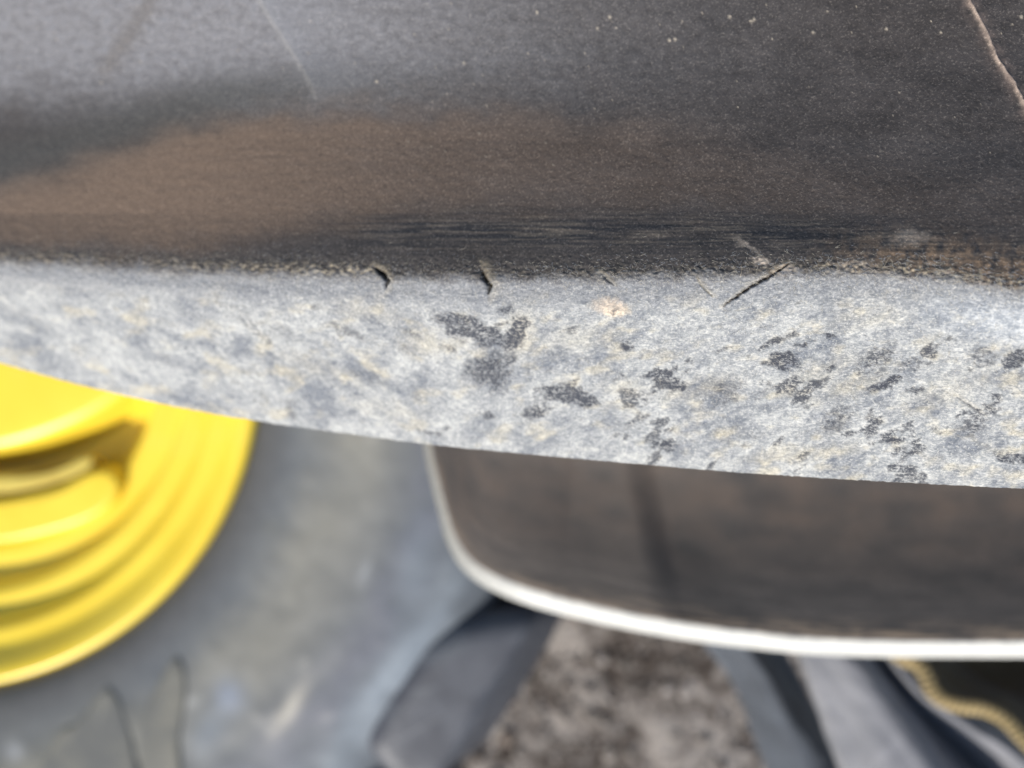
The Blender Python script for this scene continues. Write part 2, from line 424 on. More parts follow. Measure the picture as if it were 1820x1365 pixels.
    over((0.20, 0.20, 0.21), sst(0.18, 0.5, m5) * sst(200, 40, V) * sst(700, 300, U) * 0.6)
    # brown dust lens
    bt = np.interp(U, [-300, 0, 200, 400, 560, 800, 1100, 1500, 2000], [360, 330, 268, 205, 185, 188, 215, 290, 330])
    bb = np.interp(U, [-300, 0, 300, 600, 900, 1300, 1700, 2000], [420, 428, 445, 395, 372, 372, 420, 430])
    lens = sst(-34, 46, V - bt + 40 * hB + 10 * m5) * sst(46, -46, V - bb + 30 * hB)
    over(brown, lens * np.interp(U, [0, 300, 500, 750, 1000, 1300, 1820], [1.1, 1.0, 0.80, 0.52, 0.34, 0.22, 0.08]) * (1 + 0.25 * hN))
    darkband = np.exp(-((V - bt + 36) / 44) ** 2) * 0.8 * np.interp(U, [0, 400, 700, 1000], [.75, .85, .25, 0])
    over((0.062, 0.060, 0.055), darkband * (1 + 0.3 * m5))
    sl = np.exp(-((V - np.interp(U, [500, 900, 1300, 1800], [412, 408, 415, 450])) / 36) ** 2) * sst(480, 760, U)
    over(slate, sl * np.clip(0.62 + 2.2 * hN + 1.2 * fbm(U / 160, V / 3.6, 3, 108), 0, 1))
    over((0.135, 0.112, 0.088), sl * np.clip(-0.05 + 2.2 * fbm(U / 150 + 7, V / 4, 3, 109), 0, 0.5))
    # dark crumbly line just above the edge and tan dust in it
    lip = np.exp(-((V - e1f + 22) / 20) ** 2)
    over((0.040, 0.037, 0.035), lip * 0.55 * (0.8 + m5))
    tl = np.exp(-((V - e1f + 10 + 8 * m5) / 11) ** 2) * np.clip(np.interp(U, [0, 250, 480, 660, 700, 1300, 1500, 1820], [.4, .25, .7, .95, .12, .2, .8, .9]), 0, 1)
    over((0.36, 0.30, 0.21), tl * sst(-0.15, 0.45, fbm(U / 11, V / 6, 3, 120)) * 1.1)
    rt = sst(1380, 1720, U) * np.exp(-((V - e1f + 38) / 34) ** 2)
    over((0.20, 0.135, 0.085), rt * np.clip(0.45 + 1.3 * fbm(U / 16, V / 22, 3, 130), 0, .8))
    for cx, cy, rx, ry, a, st in ((1352, 462, 16, 6, 0, .8), (1330, 440, 26, 5, 30, .4), (1620, 422, 30, 9, 0, .35), (1395, 480, 14, 10, 0, .6), (1520, 470, 30, 8, 0, .3)):
        over((0.42, 0.35, 0.28), blob(cx, cy, rx, ry, a, .8) * st)
    # tear line top right with pale torn rubber
    td, ts = pline(U + 3.5 * fbm(V / 14, U * 0, 3, 140), V, [(1690, -80), (1722, 5), (1752, 62), (1770, 108), (1800, 150), (1822, 196), (1850, 260)])
    over((0.40, 0.31, 0.25), np.exp(-(td / (2.6 + 1.6 * fbm(V / 9, U * 0, 2, 141))) ** 2) * 0.8)
    over((0.13, 0.10, 0.085), np.exp(-(td / 15) ** 2) * np.clip(.4 + 1.2 * m5, 0, .8))
    # tiny lint specks
    rng = np.random.default_rng(11)
    specks = [(1190, 72), (1297, 30), (1340, 35), (1335, 38), (1445, 58), (1672, 58), (1575, 52), (825, 112), (670, 145), (1200, 70), (1062, 50), (1084, 30), (955, 22), (1815, 30)]
    specks += [(rng.uniform(700, 1800), rng.uniform(0, 300)) for _ in range(70)] + [(rng.uniform(0, 700), rng.uniform(0, 150)) for _ in range(22)]
    lint = np.zeros_like(U)
    for i, (cx, cy) in enumerate(specks):
        r = rng.uniform(2.2, 3.2) if i < 14 else rng.uniform(0.8, 1.5)
        sel = (np.abs(U - cx) < 12) & (np.abs(V - cy) < 12)
        lint[sel] = np.maximum(lint[sel], sst(1.3, 0.6, np.hypot(U[sel] - cx, (V[sel] - cy)) / r))
    over((0.42, 0.36, 0.28), lint * 0.7)
    # ---------------- combine
    fq = isface[..., None]
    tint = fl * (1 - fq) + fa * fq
    # ---------------- relief
    disp = np.zeros_like(U)
    disp += isface * (0.00028 * big_n + 0.00022 * mid_n + 0.00012 * fine_n - 0.00025 * dark)
    disp += (1 - isface) * (0.00007 * sl * fbm(U / 160, V / 3.6, 3, 108) + 0.00010 * m5 + 0.00010 * hN * sl + 0.00006 * fbm(U / 5, V / 5, 2, 160))
    rough_e = np.exp(-((V - e1f + 12) / 26) ** 2)
    disp += rough_e * (0.00032 * fbm(U / 8, V / 6, 3, 170) + 0.0002 * fbm(U / 26, V / 14, 3, 171))
    wr = np.exp(-((V - e1f - 26) / 20) ** 2) * np.interp(U, [0, 350, 1100, 1300], [.3, 1, 1, .4])
    disp += wr * 0.00016 * -np.abs(noise((U + 0.55 * (V - e1f) + 5 * noise(U / 20, V / 20, 5)) / 7.5, V / 30, 180))
    disp += 0.0004 * sst(-3, 3, ts) * sst(60, 0, td) + 0.0005 * np.exp(-(td / 3.0) ** 2)
    disp += 0.0003 * sst(3, -6, -wedge_s) * np.exp(-wedge_d / 70) * sst(190, 150, V)
    disp += 0.0002 * lint
    def gash(pts, wd, dp, lipw, liph, col=(0.02, 0.017, 0.015)):
        nonlocal disp, tint
        d, s = pline(U + 2.2 * fbm(U / 9, V / 9, 2, 190), V + 2.2 * fbm(U / 9, V / 9, 2, 191), pts)
        # taper along it
        L = math.dist(pts[0], pts[-1]); tt = np.clip(((U - pts[0][0]) * (pts[-1][0] - pts[0][0]) + (V - pts[0][1]) * (pts[-1][1] - pts[0][1])) / L / L, 0, 1)
        tp = np.interp(tt, [0, .35, .75, 1], [.35, 1, 1, .3])
        w_ = wd * tp
        g = np.exp(-(d / w_) ** 2); disp -= dp * g * tp
        l = np.exp(-((d - w_ - lipw) / lipw) ** 2) * (s > 0); disp += liph * l
        dust = (l * 0.22)[..., None]; tint = tint * (1 - dust) + np.array([.42, .35, .24]) * dust
        c = np.clip(g * 1.1, 0, 1)[..., None]; tint = tint * (1 - c) + np.array(col) * c
    gash([(668, 476), (681, 486), (688, 500), (685, 512)], 3.9, .0022, 5, .00008, (.010,.009,.008))
    gash([(856, 478), (862, 496), (870, 508), (868, 522)], 4.2, .0018, 8, .00012, (0.035, 0.028, 0.018))
    gash([(1066, 484), (1078, 496), (1092, 508)], 2.2, .0005, 3, .00003, (.08,.08,.08))
    gash([(1284, 546), (1330, 512), (1362, 494), (1402, 468)], 2.3, .0014, 3, .00004, (0.050, 0.036, 0.024))
    gash([(1240, 498), (1254, 516), (1268, 528)], 1.6, .0003, 3, .00003, (.2, .18, .14))
    gash([(1700, 706), (1722, 720), (1748, 738)], 1.8, .0004, 3, .00004, (.12, .12, .12))
    G = G + nn * (disp * vis)[..., None]
    me = grid_mesh('lug', G, flip=False)
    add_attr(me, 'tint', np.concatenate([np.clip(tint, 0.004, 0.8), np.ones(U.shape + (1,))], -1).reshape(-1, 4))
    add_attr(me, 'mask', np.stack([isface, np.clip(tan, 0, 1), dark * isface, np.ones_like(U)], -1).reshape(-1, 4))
    arc = np.cumsum(np.linalg.norm(np.diff(G[:, 500:501], axis=0, prepend=G[:1, 500:501]), axis=-1), 0)
    add_uv(me, np.stack([(G[..., 0]) / 0.12, np.broadcast_to(arc, U.shape) / 0.12], -1))
    o = link('lug', me, M_lug); to_local(o, near)
    tag(o, 'sharp near lug, dark dusty flank over a pale scuffed worn face with small cuts')
    return G, nn, u, e1, rp
G1, N1, u1, e1c, rp1 = near_lug()

# torn rubber fuzz standing along the edge of the near lug
def fuzz():
    rng = np.random.default_rng(7)
    V, Fc = [], []
    colr = []
    def fibre(p, dirv, nrm, L, wd, c):
        b = len(V); bend = rng.normal(0, 0.5, 3) * L * 0.5
        side = np.cross(dirv, nrm); side /= np.linalg.norm(side) + 1e-9
        for t in (0, 0.35, 0.7, 1):
            q = p + dirv * L * t + bend * t * t; w_ = wd * (1 - 0.75 * t)
            for a in (0, 2.1, 4.2):
                V.append(q + side * w_ * math.cos(a) + nrm * w_ * math.sin(a)); colr.append((*c, 1))
        for k in range(3):
            for a in range(3):
                Fc.append((b + 3 * k + a, b + 3 * k + (a + 1) % 3, b + 3 * k + 3 + (a + 1) % 3, b + 3 * k + 3 + a))
    nu = len(u1)
    for i in range(7500):
        j = int(rng.integers(5, nu - 5)); x = u1[j]
        k_edge = int(np.argmin(np.abs(rp1[:390, j] - e1c[j])))
        if rng.random() < 0.55: off = int(rng.normal(-8, 12))
        else: off = int(rng.uniform(-20, 120))
        k = min(max(k_edge + off, 2), 448)
        p = G1[k, j]; n_ = N1[k, j]
        an = rng.normal(-0.9 if x > 900 else -2.0, 0.7)
        d = np.array([math.cos(an), math.sin(an), 0.0]); d = d - n_ * d.dot(n_); d /= np.linalg.norm(d)
        d = d * 0.93 + n_ * abs(rng.normal(0, 0.22)); d /= np.linalg.norm(d)
        L = rng.uniform(0.0004, 0.0013) * (1.5 if rng.random() < .06 else 1)
        c = (0.50, 0.46, 0.38) if rng.random() < .5 else (0.34, 0.35, 0.37)
        if rng.random() < .12: c = (0.09, 0.08, 0.07)
        fibre(p, d, n_, L, 0.000038, c)
    # longer curled strands
    for (px_, kk, an) in ((1315, 0, 1.2), (1570, -8, 1.3), (1590, -4, 1.9), (1640, -2, .9), (1240, 2, -.9), (1700, 3, 1.0), (1780, 5, 1.8), (560, -2, .4), (640, -3, .2), (1355, 156, -1.6)):
        j = int(np.argmin(np.abs(u1 - px_))); k_edge = int(np.argmin(np.abs(rp1[:390, j] - e1c[j])))
        k = k_edge + kk; p = G1[k, j] + N1[k, j] * 0.0001; n_ = N1[k, j]
        d = np.array([math.cos(an), math.sin(an), 0.1]); d /= np.linalg.norm(d)
        fibre(p, d, n_, 0.0026, 0.00004, (0.55, 0.46, 0.33))
    me = pmesh('rubber_fuzz', V, Fc)
    add_attr(me, 'tint', np.array(colr))
    m, t, b = newmat('frayed_rubber_fibre'); n = N(t)
    n.L(n.add('ShaderNodeVertexColor', layer_name='tint').outputs['Color'], b.inputs['Base Color']); b.inputs['Roughness'].default_value = 0.8
    o = link('rubber_fuzz', me, m); to_local(o, near); tag(o, kind='stuff')
fuzz()

# second lug, farther down the same tyre
def smooth_curve(pts, n):
    pts = np.array(pts, float); d = np.r_[0, np.cumsum(np.linalg.norm(np.diff(pts[:, :2], axis=0), axis=1))]
    t = np.linspace(0, d[-1], n)
    # Catmull-Rom
    out = []
    for tt in t:
        i = min(max(int(np.searchsorted(d, tt) - 1), 0), len(pts) - 2)
        f = (tt - d[i]) / (d[i + 1] - d[i]); p0 = pts[max(i - 1, 0)]; p1 = pts[i]; p2 = pts[i + 1]; p3 = pts[min(i + 2, len(pts) - 1)]
        out.append(0.5 * ((2 * p1) + (-p0 + p2) * f + (2 * p0 - 5 * p1 + 4 * p2 - p3) * f * f + (-p0 + 3 * p1 - 3 * p2 + p3) * f ** 3))
    return np.array(out)

def second_lug():
    out = smooth_curve([(748, 560), (755, 690), (765, 790), (790, 895), (812, 960), (845, 1003), (905, 1036), (1000, 1066), (1150, 1099), (1300, 1122), (1500, 1140), (1820, 1143), (2150, 1138), (2500, 1128)], 420)
    x, y = out[:, 0], out[:, 1]
    tx = np.gradient(x); ty = np.gradient(y); L = np.hypot(tx, ty); ox, oy = -ty / L, tx / L      # outward
    k = np.hanning(41); k /= k.sum()
    ox = np.convolve(np.pad(ox, 20, 'edge'), k, 'valid'); oy = np.convolve(np.pad(oy, 20, 'edge'), k, 'valid'); L = np.hypot(ox, oy); ox /= L; oy /= L
    d = 1 / np.interp(x, [765, 1820, 2500], [2.35, 2.85, 3.15])
    down = np.clip(oy, 0, 1)
    # rows: (screen offset px, extra depth)
    rows = [(-440, .085), (-400, .050), (-330, .030), (-300, .030), (-240, .0275), (-180, .022), (-130, .016), (-90, .0105), (-60, .0068), (-40, .0045), (-26, .0028), (-16, .0016), (-9, .0009), (-4, .0004), (0, .0003), (4, .0008), (8, .0018), (12, .0045), (16, .010), (21, .020), (24, .034), (22, .044), (12, .052), (-60, .09), (-160, .13)]
    G = []
    for o_, e in rows:
        if o_ > 0: oo = o_ * (0.35 + 0.75 * down)
        else: oo = o_ * np.ones_like(x)
        # inner rows slide towards a straight spine so that the sheet never crosses itself
        if o_ < 0:
            f = -o_ / 470.0; ii = np.arange(len(x)); ic = int(np.argmin(np.abs(y - 1003) + (x > 900) * 9999))
            ia = int(np.argmin(np.abs(x - 1300)))
            tX = np.where(ii < ic, 830 + 70 * ii / ic, np.where(ii < ia, 900 + (1300 - 900) * (ii - ic) / max(ia - ic, 1), x))
            X = x * (1 - f) + tX * f; Y = y * (1 - f) + (620.0 - 40 * (ii < 0)) * f
        else:
            X = x + ox * oo; Y = y + oy * oo
        G.append(P(X, Y, d + (e * np.interp(x, [760, 860, 1000], [.25, .5, 1]) if o_ < 0 and o_ > -331 and o_ != -60 and o_ != -160 or o_ in (-60,) and e < .05 or o_ == -160 and e < .05 else e)))
    G = np.array(G)
    # densify rows
    t = np.linspace(0, len(rows) - 1, 150); i = np.clip(t.astype(int), 0, len(rows) - 2); f = (t - i)[:, None, None]
    G = G[i] * (1 - f) + G[i + 1] * f
    k = np.hanning(9)[1:-1]; k /= k.sum(); Pd = np.pad(G, ((3, 3), (0, 0), (0, 0)), 'edge'); G = sum(k[q] * Pd[q:q + 150] for q in range(7))
    rowf = np.linspace(0, len(rows) - 1, 150)[:, None] * np.ones((1, len(x)))
    U = np.tile(x, (150, 1)); S = np.tile(np.arange(len(x)), (150, 1))
    nz = fbm(S / 18, rowf * 1.3, 4, 201); nz2 = fbm(S / 5, rowf * 3, 3, 202)
    face = sst(12.6, 14.4, rowf + 0.8 * nz + 0.5 * nz2)
    rub = np.array([.088, .079, .073]); rub2 = np.array([.055, .052, .051]); br = np.array([.115, .080, .058])
    f = sst(1120, 1260, U)[..., None]; c = rub * (1 - f) + rub2 * f
    c = c * (1 + 0.35 * nz[..., None])
    lum = (np.exp(-((G[..., 1] - P(0, 900, .38)[1]) / .035) ** 2) * (0.5 + nz))[..., None]
    lum = np.clip(lum, 0, 1) * 0.5; c = c * (1 - lum) + br * lum
    ed = (sst(8.5, 12.5, rowf) * np.clip(.30 + 1.9 * nz + .8 * nz2, 0, .9))[..., None]; c = c * (1 - ed) + np.array([.26, .20, .145]) * ed
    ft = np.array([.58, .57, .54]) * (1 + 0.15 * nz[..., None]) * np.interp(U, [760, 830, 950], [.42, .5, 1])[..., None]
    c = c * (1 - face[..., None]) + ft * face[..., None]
    du = np.gradient(G, axis=1); dv = np.gradient(G, axis=0); nn = np.cross(dv, du); nn /= np.linalg.norm(nn, axis=-1, keepdims=True) + 1e-12
    PY = 682.5 - G[..., 1] / (CAM_H - G[..., 2]) * F; PX = 910 + G[..., 0] / (CAM_H - G[..., 2]) * F
    tt_ = PX - 1165 - (PY - 960) * .20
    step = -sst(-34, 30, tt_) * sst(210, 20, tt_) * sst(1150, 900, PY) * sst(13.5, 10.5, rowf)
    G = G + nn * (0.0002 * nz + 0.0001 * nz2 + 0.0075 * step)[..., None]
    me = grid_mesh('lug', G)
    add_attr(me, 'tint', np.concatenate([np.clip(c, .01, .8), np.ones(U.shape + (1,))], -1).reshape(-1, 4))
    add_attr(me, 'mask', np.stack([face, face * 0, face * 0, face * 0 + 1], -1).reshape(-1, 4))
    add_uv(me, np.stack([G[..., 0] / .12, G[..., 2] / .12], -1))
    o = link('lug', me, M_lug); to_local(o, near)
    tag(o, 'blurred second lug with smooth brown-grey flank and bright sunlit edge')
second_lug()

# carcass of the near tyre, a leaning torus-like shell behind the lugs
def carcass():
    lean = R(21)
    cy, cz = 0.44, CAM_H - 0.585
    R0 = 0.50
    prof = [(-.17, .30), (-.185, .34), (-.19, .39), (-.175, .44), (-.14, .475), (-.07, .492), (0, .50), (.07, .492), (.14, .475), (.175, .44), (.19, .39), (.185, .34), (.17, .30), (.13, .29), (.0, .33), (-.13, .29)]
    pr = np.array(prof + prof[:1]); tt = np.linspace(0, len(prof), 97)[:-1]
    i = tt.astype(int); f = (tt - i)[:, None]; pr = pr[i] * (1 - f) + pr[i + 1] * f
    an = np.linspace(0, 2 * np.pi, 240, endpoint=False)
    X = pr[:, :1] * np.ones((1, 240)); Rr = pr[:, 1:]
    G = np.stack([X, Rr * np.cos(an)[None], Rr * np.sin(an)[None]], -1)
    c, s = math.cos(lean), math.sin(lean)
    G2 = np.stack([G[..., 0] * c - G[..., 2] * s, G[..., 1], G[..., 0] * s + G[..., 2] * c], -1)
    G2 += np.array([0.30, cy, cz])
    o = link('carcass', grid_mesh('carcass', G2, True, True), M_tyre); to_local(o, near)
carcass()

# ------------------------------------------------------------------ far wheel, lying flat
WD = 0.75                                  # rim lip below the phone
wc = P(-117, 646, WD)
far = empty('tractor_wheel', (wc[0], wc[1], 0.0))
tag(far, 'blurred tractor wheel with bright yellow rim lying beyond the foreground lug', 'wheel')
k75 = WD / F
zt = CAM_H - WD                            # height of the rim lip
def lathe(prof, n=220, rings=None):
    pr = smooth_curve([(r, z) for r, z in prof], rings or len(prof) * 7)
    an = np.linspace(0, 2 * np.pi, n, endpoint=False)
    return np.stack([pr[:, :1] * np.cos(an), pr[:, :1] * np.sin(an), pr[:, 1:] * np.ones((1, n))], -1)
def rp_(r, dz): return (r * k75, zt + dz)
rimp = [rp_(575, -.10), rp_(580, -.03), rp_(581, -.004), rp_(572, .003), rp_(556, .001), rp_(540, -.006), rp_(522, -.015), rp_(505, -.017), rp_(492, -.018), rp_(480, -.026), rp_(466, -.036), rp_(452, -.037),
        rp_(435, -.037), rp_(421, -.042), rp_(410, -.055), rp_(396, -.058), rp_(360, -.058), rp_(345, -.064), rp_(330, -.082), rp_(312, -.090), rp_(290, -.092), rp_(200, -.102), rp_(120, -.105), rp_(60, -.106), rp_(40, -.15)]
me = grid_mesh('rim', lathe(rimp), closed_u=True)
o = link('rim', me, M_yellow, far)
# tapered raised pad pressed into the rim
def slab(name, outline, ztop, zbase, mat, parent, bev=0.008, flare=0.006, n=90, sub=None):
    """rounded block from a closed outline (world x,y relative to parent)"""
    pts = np.array(outline + outline[:2], float); c = smooth_curve(pts, n + 1)
    # closed: drop overlap part
    L = np.r_[0, np.cumsum(np.linalg.norm(np.diff(pts, axis=0), axis=1))]
    tt = np.linspace(0, L[-2], n + 1)[:-1]
    P0 = np.array(outline, float); m = len(P0); res = []
    for t_ in tt:
        i = int(np.searchsorted(L, t_, 'right') - 1); f = (t_ - L[i]) / (L[i + 1] - L[i])
        a, b_, c_, d_ = P0[(i - 1) % m], P0[i % m], P0[(i + 1) % m], P0[(i + 2) % m]
        res.append(0.5 * (2 * b_ + (c_ - a) * f + (2 * a - 5 * b_ + 4 * c_ - d_) * f * f + (-a + 3 * b_ - 3 * c_ + d_) * f ** 3))
    res = np.array(res); cen = res.mean(0)
    tan = np.roll(res, -1, 0) - np.roll(res, 1, 0); nrm = np.stack([tan[:, 1], -tan[:, 0]], -1); nrm /= np.linalg.norm(nrm, axis=1, keepdims=True)
    if ((res - cen) * nrm).sum() < 0: nrm = -nrm
    zt_ = ztop if callable(ztop) else (lambda p: np.full(len(p), ztop))
    G = []
    for s in (0.02, 0.3, 0.6, 0.8): 
        q = cen + (res - nrm * bev - cen) * s; G.append(np.c_[q, zt_(q)])
    for a in np.linspace(0, math.pi / 2, 7):
        q = res - nrm * bev * (1 - math.sin(a)); G.append(np.c_[q, zt_(q) - bev * (1 - math.cos(a))])
    q = res + nrm * flare * .3; G.append(np.c_[q, (zt_(q) - bev) * .4 + zbase * .6])
    q = res + nrm * flare; G.append(np.c_[q, np.full(len(q), zbase)])
    q = res + nrm * flare; G.append(np.c_[q, np.full(len(q), zbase - 0.01)])
    me = grid_mesh(name, np.array(G), closed_u=True)
    return link(name, me, mat, parent)
def WL(px, py, d):       # wheel-local x,y
    p = P(px, py, d); return (p[0] - wc[0], p[1] - wc[1])
slab('rim_pad', [WL(*q, WD + .045) for q in ((-160, 890), (-60, 893), (20, 886), (95, 868), (150, 842), (190, 835), (212, 858), (200, 895), (150, 928), (60, 955), (-20, 968), (-150, 975))],
     zt - .045, zt - .062, M_yellow, far, .007, .002)
slab('disc', [WL(*q, WD + .05) for q in ((262, 655), (225, 700), (165, 742), (100, 772), (30, 795), (-60, 812), (-160, 822), (-300, 800), (-400, 700), (-400, 560), (-300, 450), (0, 400), (200, 480), (270, 580))],
     zt - .050, zt - .09, M_yellow, far, .016, .012)
slab('dusty_shade_strip', [WL(*q, WD + .05) for q in ((-150, 850), (0, 846), (80, 835), (150, 812), (162, 822), (140, 842), (70, 866), (0, 878), (-150, 884))],  # dust plus the groove's shade, painted as a darker strip
     zt - .053, zt - .064, M_dustyshadeyellow, far, .004, .001)

# sidewall with bands of dust and a painted bead shadow
def far_tyre():
    m, t, b = newmat('far_sidewall_rubber'); n = N(t)
    col = n.add('ShaderNodeVertexColor', layer_name='tint').outputs['Color']
    co = n.add('ShaderNodeTexCoord').outputs['Object']
    n.L(n.mix(1.0, col, n.mix(n.noise(co, 70, 4), (0.8, 0.8, 0.8), (1.2, 1.2, 1.2)), 'MULTIPLY'), b.inputs['Base Color'])
    b.inputs['Roughness'].default_value = 0.6; b.inputs['Specular IOR Level'].default_value = 0.4
    prof = [rp_(560, -.30), rp_(540, -.12), rp_(560, -.02), rp_(583, -.006), rp_(592, -.001), rp_(606, .004), rp_(630, .008), rp_(680, .014), rp_(740, .022), rp_(800, .030), rp_(860, .034), rp_(910, .034), rp_(960, .028), rp_(1000, .020), rp_(1050, .004), rp_(1085, -.018),
            rp_(1108, -.06), rp_(1118, -.12), rp_(1122, -.18), rp_(1112, -.26), rp_(1060, -.31), rp_(950, -.345), rp_(800, -.36), rp_(620, -.35), rp_(560, -.33)]
    G = lathe(prof, 420, 230)
    r = np.hypot(G[..., 0], G[..., 1]) / k75; a = np.arctan2(-G[..., 1], G[..., 0])
    s = a * 9
    nz = fbm(a * 5 + 3, r / 110, 4, 301); nz2 = fbm(a * 16, r / 60, 4, 302); rad = fbm(a * 22, r / 320, 3, 303)
    slate = np.array([.105, .116, .128]); warm = np.array([.215, .207, .178]); dk = np.array([.085, .083, .080]); vio = np.array([.115, .120, .150])
    c = np.ones(r.shape + (1,)) * slate
    def over(cc, f):
        nonlocal c
        f = np.clip(f, 0, 1)[..., None]; c = c * (1 - f) + np.asarray(cc) * f
    over(dk, sst(690, 600, r))  # dark bead shadow painted next to the rim
    over(warm, np.exp(-((r - 775 + 30 * nz) / 85) ** 2) * (0.85 + .5 * nz))
    over(vio, np.exp(-((r - 920 + 20 * nz) / 45) ** 2) * (.5 + .8 * nz2))
    over((.20, .225, .25), np.exp(-((r - 1010) / 50) ** 2) * (.4 + .9 * nz2))
    over((.20, .19, .15), sst(.9, 1.25, a) * np.exp(-((r - 800) / 140) ** 2) * (.5 + .7 * nz))
    over((.42, .40, .35), sst(.32, .6, nz2) * np.exp(-((r - 880) / 90) ** 2) * .5)
    # pale dust, blue smudges, and the far lug's lit fillet painted into the colour
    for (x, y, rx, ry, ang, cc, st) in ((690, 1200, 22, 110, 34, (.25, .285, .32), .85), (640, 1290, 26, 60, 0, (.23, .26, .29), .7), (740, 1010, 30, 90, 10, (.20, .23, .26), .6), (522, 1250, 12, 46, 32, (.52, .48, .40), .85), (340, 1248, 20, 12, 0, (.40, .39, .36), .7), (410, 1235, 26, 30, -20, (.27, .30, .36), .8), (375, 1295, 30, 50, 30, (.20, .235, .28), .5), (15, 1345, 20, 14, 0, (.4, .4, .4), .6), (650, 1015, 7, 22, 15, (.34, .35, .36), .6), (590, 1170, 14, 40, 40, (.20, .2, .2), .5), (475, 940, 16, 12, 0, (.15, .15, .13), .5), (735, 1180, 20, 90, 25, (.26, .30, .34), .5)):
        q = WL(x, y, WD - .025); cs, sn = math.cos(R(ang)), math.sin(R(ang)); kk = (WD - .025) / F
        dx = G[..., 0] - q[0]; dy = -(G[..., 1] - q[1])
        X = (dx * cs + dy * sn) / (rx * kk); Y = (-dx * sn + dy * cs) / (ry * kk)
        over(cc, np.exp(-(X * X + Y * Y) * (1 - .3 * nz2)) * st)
    G[..., 2] += 0.0025 * nz * sst(600, 700, r) + 0.0015 * nz2 * sst(640, 720, r)
    me = grid_mesh('tyre', G, closed_u=True)
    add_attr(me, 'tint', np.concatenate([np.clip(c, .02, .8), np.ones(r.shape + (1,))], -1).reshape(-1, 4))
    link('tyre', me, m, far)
far_tyre()
# raised moulded ribs on the sidewall, low left
rz_ = [(p[0] / k75, p[1]) for p in (rp_(606, .004), rp_(630, .008), rp_(680, .014), rp_(740, .022), rp_(800, .030), rp_(860, .034))]
def rib_top(p):
    return np.interp(np.hypot(p[:, 0], p[:, 1]) / k75, [a for a, b in rz_], [b for a, b in rz_]) + .0025
for ol in (((88, 1310), (120, 1290), (165, 1235), (188, 1235), (215, 1270), (240, 1330), (252, 1400), (150, 1420), (60, 1400)),
           ((240, 1300), (275, 1210), (300, 1175), (318, 1185), (330, 1230), (325, 1320), (330, 1400), (265, 1400))):
    slab('sidewall_rib', [WL(*q, WD - .028) for q in ol], rib_top, zt - .01, M_rib, far, .007, .001)

M_farlug = simple('far_lug_rubber', (0.052, 0.055, 0.066), (0.085, 0.090, 0.104), 16, 0.55, 0.2, 60, 0.003, (0.10, 0.108, 0.120), 0.4)
LD = WD - .005
ol = [(782, 1116), (845, 1094), (955, 1082), (1030, 1098), (1030, 1130), (997, 1192), (955, 1264), (903, 1342), (858, 1398), (770, 1405), (700, 1385), (658, 1335), (652, 1290), (690, 1215), (738, 1150)]
def ztop_lug(p):
    r = np.hypot(p[:, 0], p[:, 1]) / k75
    return zt + .024 - .00008 * np.clip(r - 1040, 0, 400) - .0011 * np.clip(r - 1150, 0, 100)
lug0 = slab('lug', [WL(*q, LD) for q in ol], ztop_lug, zt - .28, M_farlug, far, .026, .004, 110)
for q in range(1, 18):
    o = lug0.copy(); C.objects.link(o); o.parent = far; o.rotation_euler = (0, 0, q * 2 * math.pi / 18)
# ------------------------------------------------------------------ clothing at the lower right
def cloth_mat(name, c1, c2, weave=900):
    m, t, b = newmat(name); n = N(t)
    co = n.add('ShaderNodeTexCoord').outputs['Object']
    f = n.noise(co, 22, 5, 0.6, .5)
    g = n.noise(n.map(co, (1, 3, 1), (0, 0, .6)), weave, 2)
    c = n.mix(n.ramp(f, .35, .65), c1, c2)
    c = n.mix(1.0, c, n.mix(g, (.7, .7, .7), (1.3, 1.3, 1.3)), 'MULTIPLY')
    n.L(c, b.inputs['Base Color']); b.inputs['Roughness'].default_value = .85
    b.inputs['Sheen Weight'].default_value = .15
    n.L(n.bump(n.math('ADD', g, n.math('MULTIPLY', n.noise(co, 60, 4), 3)), .4, .001), b.inputs['Normal'])
    return m
M_cloth = cloth_mat('blue_grey_cloth', (.135, .138, .152), (.195, .195, .21))
M_trou = cloth_mat('slate_blue_cloth', (.036, .042, .053), (.062, .072, .088))
M_lining = cloth_mat('dark_brown_lining', (.055, .036, .012), (.080, .055, .020))
M_zip = simple('tan_zip_metal', (0.36, 0.27, 0.12), (0.46, 0.36, 0.18), 300, 0.5)
M_tape = cloth_mat('tan_zip_tape', (.20, .15, .075), (.27, .20, .10))

